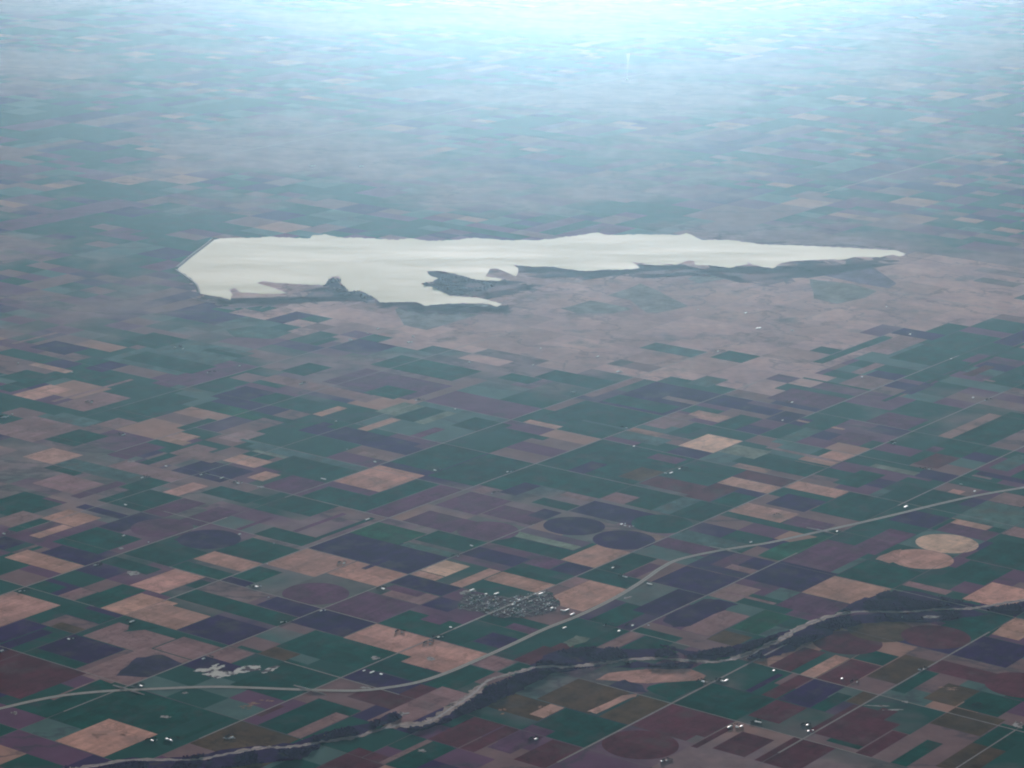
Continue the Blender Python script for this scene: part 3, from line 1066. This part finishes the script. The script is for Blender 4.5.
def build(kind, loc, rot, label, group=None, scale=1.0):
    if kind in PROTO:
        o = copy_tree(PROTO[kind], loc, rot, label, group, scale)
        return o
    if kind == 'shed':
        r = thing('farm_shed', loc, rot, label, 'shed', group); gable_parts(r, 36, 20, 6.5, 3.0, m_white, m_wall, dw=8, dh=5)
    elif kind == 'barn':
        r = thing('long_barn', loc, rot, label, 'barn', group); gable_parts(r, 75, 22, 6, 3.5, m_white, m_wall, dw=8, dh=5)
    elif kind == 'house':
        r = thing('farmhouse', loc, rot, label, 'house', group); gable_parts(r, 18, 12, 5, 3.5, m_roofg, m_white, True, dw=1.6, dh=2.2)
    elif kind == 'bin':
        r = thing('grain_bin', loc, rot, label, 'grain bin', group)
        n = 16; R_ = 9; Hh = 12
        vs = [(R_ * math.cos(k * math.tau / n), R_ * math.sin(k * math.tau / n), z) for z in (0, Hh) for k in range(n)]
        link('wall', vs, [(k, (k + 1) % n, n + (k + 1) % n, n + k) for k in range(n)], m_bin, parent=r)
        vs = [((R_ + .4) * math.cos(k * math.tau / n), (R_ + .4) * math.sin(k * math.tau / n), Hh) for k in range(n)] + [(0.9 * math.cos(k * math.tau / n), 0.9 * math.sin(k * math.tau / n), Hh + 4.6) for k in range(n)]
        link('roof', vs, [(k, (k + 1) % n, n + (k + 1) % n, n + k) for k in range(n)] + [tuple(range(n, 2 * n))], m_bin, parent=r)
    elif kind == 'tree':
        r = thing('shade_tree', loc, rot, label, 'tree', group)
        vs, fs = [], []
        k = 6
        for z, rr in ((0, 0.7), (5, 0.4)):
            vs += [(rr * math.cos(i * math.tau / k), rr * math.sin(i * math.tau / k), z) for i in range(k)]
        link('trunk', vs, [(i, (i + 1) % k, k + (i + 1) % k, k + i) for i in range(k)], m_trunk, parent=r)
        vs, fs = [], []
        for _ in range(16):
            a_ = random.uniform(0, 6.3); q = random.uniform(0, 5)
            tree_verts(q * math.cos(a_), q * math.sin(a_), random.uniform(3, 8), random.uniform(1.8, 3.2), random.uniform(3, 5), vs, fs)
        link('crown', vs, fs, m_bare, parent=r)
    r.scale = (scale,) * 3
    PROTO[kind] = r
    return r
# x, y in the photo; kinds with pixel offsets (t = dark shelterbelt beside it); where it stands
FARMS = '''
166 466.3 shed|in the mauve stubble above a dark purple field at left
142 478 shed,t|at the top corner of a square green field, far left
125.5 505 shed|on a track between purple and green fields at left
123.6 536 shed|inside the green field above a straight dirt road
95 565.5 shed,t|at a bend-free dirt road beside a pale stubble strip
148.5 542.3 house|by the dirt road left of a round mauve field
4 534 shed,t|cut by the left edge of the picture beside green strips
20 591.5 shed,house,t|among trees at the end of a large tan field, left edge
201 475 shed,t|first of a row of farms under a dark blue-purple field
222 478 barn|second of a row of farms under a dark blue-purple field
238 483.5 shed,house,t|in a dark grove between a purple field and green land
323.5 479.2 barn:-35|standing alone on purple soil beside a diagonal dirt road
375 462 shed,t|in a green pasture left of a brown rectangle field
347 449.5 house|on a faint track in the middle of green pasture
239.5 534.5 shed|at the rounded end of a purple circle field
274 543.5 house|on the track below a mauve strip of stubble
367.5 519.5 barn|beside a crossroads over a green and purple strip
344 563.5 shed,t|in the big tan field above the town road
267 564 house|at the crossroads at the left corner of the big tan field
256.5 587 shed,house,t|in a grove beside a round mauve field
435 470.5 shed,t|beside green gullies right of a brown rectangle field
507.5 472 shed,house,t|at the bright corner of a small pale rectangle field
492 493.5 house,t|above a winding dark creek in stubble
471.5 546 shed|on a green field beside a dirt road north of town
458 556.5 house,t|at the dark grove where pale and purple fields meet
383 589 shed,t|on the gray stubble at the lower corner of the tan field
634 446.5 shed,t|on the long dirt road left of the brightest tan field
665.5 473.5 shed|left one of a bright pair over red-brown soil
671 473 barn|right one of a bright pair over red-brown soil
679.5 469 shed,t|just above the bright pair on red-brown soil
621.5 524.5 shed,bin|left of three between a green circle and a purple circle
625 525.8 shed|middle of three between a green circle and a purple circle
629.5 527 bin,house|right of three between a green circle and a purple circle
613 568 shed,t|in a green block left of the highway curve
625 577 barn,t|on the track inside the highway curve
649.5 584.2 barn|just below the highway where it bends, north of purple soil
751 542.3 shed,t|beside a pale straight lane above the highway
837 531.5 shed|touching the highway at a small junction, right side
779 516 t|on a tan block above the highway
895 443 shed,t|beside a dirt road among blue-green fields at right
961 484.5 shed|near the highway on a green wedge at right
974.5 491.5 shed|closest to the highway at the right edge
929 469.5 shed,t|at the lower corner of a reddish field at right
906 507 barn|at the dead end of a dirt road above the highway
893 443.8 house|next to a shed among blue-green fields at right
68.6 639.3 shed,house,t|between purple and tan fields on a dirt road, lower left
2 651 shed,t|cut by the left edge beside a purple field, lower left
141 686.3 shed,t|just above the highway near the left overpass
132 621.8 barn,t|beside a dark green half-moon field, lower left
203.5 659 shed,t|above the pale sand pits
282 622.5 shed,house,t|at the dirt road corner of a large dark green field
268.5 597.5 house|at the tip of a dark triangle beside a round field
321 611 shed,house|at the crossroads under a round mauve field
364 671 shed|first of a row between green and maroon fields above the highway
372 672.5 barn|middle of a row between green and maroon fields above the highway
381 674.5 shed|last of a row between green and maroon fields above the highway
401.5 632.5 house,t|in a grove within the orange-tan field west of town
438.5 637.5 shed,house,t|where the town road meets the orange-tan field
430 643.5 house,t|just under the town road in the orange-tan field
450.5 627.5 shed|beside the town road on green, west of town
563 610.8 barn,barn|largest pair, at the right edge of the town
572.5 614.5 barn|between the large pair by town and the highway
564.5 628 barn|between the highway and the pale lagoon
619 631.3 shed|on green near the pale lagoon south of the highway
604 625.5 house,t|in a grove on the track south of the highway
632.5 625.8 shed,t|on the short road between lagoon and purple field
648.5 625.5 house|at the left end of a road beside a purple rounded field
703 682 shed,t|beside the road corner south of the river
722 681.5 shed,barn,t|in a dark yard at the top of the blackest green field
730 727 barn,t|left of the yards along the lower dirt road
737 727.5 shed,shed|middle of the yards along the lower dirt road
758 722.5 barn:-30,t|long, with dark surrounds at the right of the lower yards
774 671 shed|alone on dark soil just south of the river woods
842 679 shed|on red-brown soil beside the road south of round fields
857 682.3 house,t|beside a small dark grove on red-brown soil
807.5 725.5 shed,t|at a road end in the bottom red fields, right
808.5 731.5 shed,house|below another shed in the bottom red fields, right
919.5 670 shed,house,t|in a grove at a dirt road, lower right
979 706 t|along black hedges below a dirt road, lower right
902 617.5 shed|in the dark river woods under the river, right
536 739.5 shed,t|by a dark creek at the bottom middle
662 761.5 shed,house,t|beside a round maroon field at the bottom edge
152 741 shed,house,t|left in a dark farmyard near the bottom river bend
168.5 740 barn,t|right in a dark farmyard near the bottom river bend
172 741.5 house|red-walled yard near the bottom river bend
232 737.5 shed,t|on tan land above the bottom river bend
98 565 house|next to a shed on a straight dirt road at left
18 363.5 shed|alone in blue-green land at the far left under the lake
175 347.5 shed,t|left of a pair below the dam
183 349 shed|right of a pair below the dam
239.5 366 shed|on a tan patch south-west of the lake
207.5 372.8 house,t|below a tan patch south-west of the lake
72 372.5 shed|at the right tip of a tan parallelogram, far left
91.5 402.5 shed,t|dark, on mauve stubble at far left
3 417.5 barn,barn,t|in a farm row cut by the left edge
12 414.5 shed|right end of a farm row at the left edge
123.5 435 barn,t|on a green strip under a small mauve triangle
378 328.8 barn|topmost of four on the range below the lake's long inlet
367.5 333.5 shed|second of four on the range below the lake's long inlet
350.5 339.8 barn|lowest left of four on the range below the lake
413 336.5 shed|upper of two bright ones on the range edge
408.5 342.3 barn,shed|lower of two bright ones on the range edge
469 362.5 shed|alone where range meets the green fields
301 383.8 barn,t|at a track corner among blue-green fields
336 421.5 shed|bright, beneath a tan rectangle in green land
416 400.5 house,t|at a green crossroads south of the range
455 409.3 shed|by a track right of a pale strip
540.5 348.5 shed|upper left of the bright ones on open pale range
533 365 shed|below the palest patch of open range
597.5 356.6 barn|on open range above a long white barn
617.5 371.8 barn,barn|longest white pair at the foot of the open range
757 328.3 barn,barn|long white pair on the open range below the lake's right end
745.5 313 barn|white, on pink range under the right part of the lake
698 309.6 shed|smallest white one on range under the lake
718 351.5 shed,t|beside a green strip on the open range
573 392.3 barn|pale, above a mauve strip beside green fields
626.5 428 shed,t|on the long dirt road, green field behind
910 334.5 shed|bright, at the top of a mauve strip by green fields at right
792 330.5 barn|on the pink range at right
862 377 shed|on tan stubble below a green field at right
792 402.5 shed,t|under a reddish oval field at right
782.5 420.5 shed|on dark soil at the left of a pale strip at right
973 397.8 shed|in blue-green land near the right edge
985 400.5 house,t|at a track crossing near the right edge
951 359 shed|at the far end of a straight road, right side
886.5 306.8 shed|on pale range under the lake's narrow right end
312 166 barn,barn,shed|bright cluster far beyond the left half of the lake
360 166.5 barn,barn|small far cluster right of the brightest one beyond the lake
'''
KIND_TXT = {'shed': 'white farm shed ', 'barn': 'long white barn ', 'house': 'small farmhouse ', 'bin': 'round steel grain bin '}
def belt(x, y, phrase):
    vs, fs = [], []
    X, Y = g(x, y)
    n = random.randint(9, 16)
    if random.random() < 0.6:
        for k in range(n):                     # an L-shaped windbreak
            s = k / n
            du, dv = ((s * 2 - 0.5) * 55, -28) if s < 0.55 else (65, (s - 0.55) * 170 - 28)
            ex, ey = du * SY + dv * CY, du * CY - dv * SY
            r = random.uniform(6, 11); tree_verts(ex + random.uniform(-6, 6), ey + random.uniform(-6, 6), 0, r, r * random.uniform(1.1, 1.6), vs, fs)
    else:
        for k in range(n):
            r = random.uniform(6, 11); tree_verts(random.gauss(0, 32), random.gauss(25, 26), 0, r, r * random.uniform(1.1, 1.6), vs, fs)
    o = link('shelterbelt', vs, fs, m_crown, (X, Y, 1.2))
    stuff(o, 'dark trees ' + phrase, 'shelterbelt')
EXTRA = {1: 'second ', 2: ' ', 3: 'smaller '}
for ln in FARMS.strip().splitlines():
    a_, phrase = ln.split('|')
    x, y, kinds = a_.split()
    x, y = float(x), float(y)
    cnt = {}
    i = 0
    for kd in kinds.split(','):
        kd, _, ang = kd.partition(':')
        if kd == 't': belt(x + random.choice((-3, 3.5)), y - 0.6, phrase); continue
        X, Y = g(x, y)
        off = [(0, 0), (48, 14), (-50, 22), (10, 60)][i % 4]
        X += off[0]; Y += off[1] * 1.6
        rot = GROT + (math.pi / 2 if random.random() < 0.3 else 0) if not ang else math.radians(float(ang))
        c = cnt.get(kd, 0); cnt[kd] = c + 1
        lab = (('second ' if c == 1 else ('third ' if c else '')) + KIND_TXT[kd] + phrase)
        build(kd, (X, Y, 1.6), rot, lab, None, random.uniform(0.8, 1.05))
        i += 1

# ------------------------------------------------------------------ the little town
TOWN = [(458, 609), (464, 593), (480, 594.5), (495, 596), (512, 597), (530, 594), (547, 590), (561, 602), (556, 611), (540, 615), (520, 617.5), (500, 618), (480, 612)]
TUV = [uv(*p) for p in TOWN]
m_street = plain('town_street', (0.26, 0.23, 0.22), mott=0.15, scale=1 / 30)
m_lawn = plain('town_lawn', (0.085, 0.062, 0.072), mott=0.3, scale=1 / 60, under=((0.03, 0.06, 0.05), 1 / 150, 0.52))
structure(link('town_ground', [(*w(*p), 1.55) for p in inset_poly(TUV, 4, 0.02)][::1], [tuple(range(len(TUV) * 4))], m_lawn))
o = bpy.data.objects['town_ground']
if o.data.polygons[0].normal.z < 0: o.data.flip_normals()
us = [p[0] for p in TUV]; vs_ = [p[1] for p in TUV]
BL = 0.075
def clip_line(axis, c):
    lo, hi = (min(us), max(us)) if axis == 'A' else (min(vs_), max(vs_))
    ins = [lo + (hi - lo) * k / 200 for k in range(201)]
    ins = [s for s in ins if inside((s, c) if axis == 'A' else (c, s), TUV)]
    return (ins[0], ins[-1]) if len(ins) > 4 else None
k = 0
for axis, arr in (('A', vs_), ('B', us)):
    c = min(arr) + 0.03
    while c < max(arr):
        r = clip_line(axis, c)
        if r: section_road(axis, c, r[0], r[1], 11, m_street, 'town_street', 1.9 if axis == 'A' else 2.05)
        c += BL * (1 if axis == 'A' else 1.3)
nh = nt_ = 0
HL = 'small pale house among bare trees on the street grid of the little town'
TLb = 'dark tree between the houses of the little town'
for _ in range(4000):
    u = random.uniform(min(us), max(us)); v = random.uniform(min(vs_), max(vs_))
    if not inside((u, v), TUV): continue
    fu, fv = ((u - min(us) - 0.03) / (BL * 1.3)) % 1, ((v - min(vs_) - 0.03) / BL) % 1
    x_, y_ = w(u, v)
    if nh < 150 and (0.12 < fv < 0.3 or 0.7 < fv < 0.88) and 0.1 < fu < 0.9:
        o = build('house', (x_, y_, 1.6), GROT + random.choice((0, math.pi)), HL, 'houses of the little town', random.uniform(0.7, 1.0)); nh += 1
        o['label'] = HL
        o.name = 'town_house'
    elif nt_ < 100 and 0.08 < fv < 0.92:
        build('tree', (x_, y_, 1.6), random.uniform(0, 6.28), TLb, 'trees in the little town', random.uniform(0.8, 1.2)); nt_ += 1
WL = 'white-roofed small building among the grey houses of the little town'
k = 0
while k < 46:
    u = random.gauss(sum(us) / len(us), 0.3); v = random.gauss(sum(vs_) / len(vs_), 0.16)
    if not inside((u, v), TUV): continue
    x_, y_ = w(u, v); k += 1
    o = build('shed', (x_, y_, 1.6), GROT, WL, 'white-roofed buildings of the little town', random.uniform(0.4, 0.65)); o.name = 'town_shed'
for x, y, kd, lab in [(496.5, 594, 'barn', 'bright white barn at the top edge of the little town'), (486, 594.5, 'shed', 'pale shed on sandy ground at the upper left of town'),
                      (514.5, 603.5, 'bin', 'brightest steel bin in the middle of the little town'), (516.5, 600, 'bin', 'upper steel bin in the middle of the little town'),
                      (513, 605, 'shed', 'white shed beside the steel bins in the middle of town'), (519, 600.5, 'shed', 'white shed at right of the upper steel bin in town'),
                      (472, 590.5, 'barn', 'pale barn on sand at the upper left tip of town'), (541, 594, 'barn', 'pale barn on bare sand at the upper right tip of town'), (552, 608.5, 'shed', 'white shed at the lower right rim of the little town')]:
    X, Y = g(x, y)
    build(kd, (X, Y, 1.6), GROT, lab, None, 1.5 if kd == 'bin' else 1.1)
blob(541, 595, 8, 2.2); blob(470, 591.5, 9, 1.8)
section_road('A', 2, 0.25, 1.3, 26, m_conc, 'town_road', 2.3)

# ------------------------------------------------------------------ highway overpasses
def overpass(x, y, label):
    X, Y = g(x, y)
    r = thing('overpass', (X, Y, 1.7), GROT - math.pi / 2, label, 'overpass')
    vs, fs = [], []; box(-75, 75, -7, 7, 6.5, 8, vs, fs); link('deck', vs, fs, m_conc, parent=r)
    for yy in (-7.2, 6.8):
        vs, fs = [], []; box(-75, 75, yy, yy + 0.4, 8.01, 9, vs, fs); link('parapet', vs, fs, m_wall, parent=r)
    for xx in (-13, 0, 13):
        vs, fs = [], []; box(xx - .6, xx + .6, -6, 6, 0, 6.45, vs, fs); link('pier', vs, fs, m_conc, parent=r)
    for s in (-1, 1):
        vs = [(s * 75, -9, 7.9), (s * 75, 9, 7.9), (s * 230, -9, 0), (s * 230, 9, 0), (s * 75, -24, 0), (s * 75, 24, 0), (s * 42, -24, 0), (s * 42, 24, 0), (s * 74.9, -9, 6.4), (s * 74.9, 9, 6.4)]
        link('ramp', vs, [(0, 1, 3, 2), (0, 2, 4), (1, 5, 3), (0, 4, 6, 8), (1, 9, 7, 5), (8, 6, 7, 9)], m_dirt, parent=r)
overpass(128.5, 689.9, 'yellowish road overpass crossing the highway at the lower left')
overpass(310, 690, 'road overpass crossing the highway south of the dark green fields')
overpass(725, 549.8, 'road overpass crossing the highway right of its big bend')
overpass(822, 531, 'road overpass on the straight upper highway, right half')
# road bridge over the river
def bridge(x, y, x2, y2, label):
    A_, B_ = Vector(g(x, y)), Vector(g(x2, y2)); d_ = B_ - A_; L = d_.length
    r = thing('river_bridge', ((A_.x + B_.x) / 2, (A_.y + B_.y) / 2, 1.7), math.atan2(d_.y, d_.x), label, 'bridge')
    vs, fs = [], []; box(-L / 2, L / 2, -6, 6, 6, 7.2, vs, fs); link('deck', vs, fs, m_conc, parent=r)
    for yy in (-6.3, 5.9):
        vs, fs = [], []; box(-L / 2, L / 2, yy, yy + .4, 7.21, 8.2, vs, fs); link('parapet', vs, fs, m_wall, parent=r)
    for k in range(5):
        vs, fs = [], []; q = -L / 2 + L * (k + .5) / 5; box(q - .8, q + .8, -5, 5, 0, 5.95, vs, fs); link('pier', vs, fs, m_conc, parent=r)
bridge(746, 659.5, 758, 651.5, 'dirt road bridge crossing the sandy river where woods are thin')

# ------------------------------------------------------------------ smoke plume far beyond the lake
X, Y = g(627, 80)
n = 14; prof = [(0, 10), (90, 13), (200, 16), (330, 20), (470, 24), (560, 26), (610, 34), (650, 24)]
vs, fs = [], []
for z, r in prof:
    for k in range(n):
        a_ = k * math.tau / n; q = r * random.uniform(0.85, 1.2)
        vs.append((q * math.cos(a_) * (1.6 if z > 500 else 1) + z * 0.03, q * math.sin(a_) + z * 0.02, z + 45))
for l in range(len(prof) - 1):
    for k in range(n):
        j = (k + 1) % n
        fs.append((l * n + k, l * n + j, (l + 1) * n + j, (l + 1) * n + k))
fs.append(tuple(reversed(range(n)))); fs.append(tuple(range((len(prof) - 1) * n, len(prof) * n)))
m_smoke = bpy.data.materials.new('steam'); m_smoke.use_nodes = True
t = m_smoke.node_tree; t.nodes.remove(t.nodes['Principled BSDF'])
pv = t.nodes.new('ShaderNodeVolumePrincipled')
pv.inputs['Color'].default_value = (1, 1, 1, 1); pv.inputs['Density'].default_value = 0.003; pv.inputs['Anisotropy'].default_value = 0.3
t.links.new(pv.outputs[0], t.nodes['Material Output'].inputs['Volume'])
o = link('smoke_plume', vs, fs, m_smoke, (X, Y, 0))
stuff(o, 'thin white smoke column rising from the plain far beyond the lake', 'smoke')
r = thing('smokestack', (X, Y, 0), 0, 'tiny chimney stack at the foot of the far white smoke column', 'chimney')
vs = [(rr * math.cos(k * math.tau / 12), rr * math.sin(k * math.tau / 12), z) for z, rr in ((0, 12), (44, 9)) for k in range(12)]
link('shaft', vs, [(k, (k + 1) % 12, 12 + (k + 1) % 12, 12 + k) for k in range(12)] + [tuple(range(12, 24))], m_wall, parent=r)
vs, fs = [], []; box(-40, 40, 20, 45, 0, 20, vs, fs); link('boiler_house', vs, fs, m_wall, parent=r)

# ------------------------------------------------------------------ haze: one closed box of even, pale air
hz = bpy.data.materials.new('haze'); hz.use_nodes = True
t = hz.node_tree; t.nodes.remove(t.nodes['Principled BSDF'])
pv = t.nodes.new('ShaderNodeVolumePrincipled')
pv.inputs['Color'].default_value = (*HAZE_COLOR, 1)
pv.inputs['Density'].default_value = HAZE_DENSITY
pv.inputs['Anisotropy'].default_value = HAZE_G
t.links.new(pv.outputs[0], t.nodes['Material Output'].inputs['Volume'])
vs, fs = [], []
box(X0 - 500, X1 + 500, Y0 - 500, Y1 + 500, -1, ALT + 60, vs, fs)
o = link('haze', vs, fs, hz)
stuff(o, 'pale blue haze fading the far plain towards the horizon', 'haze')
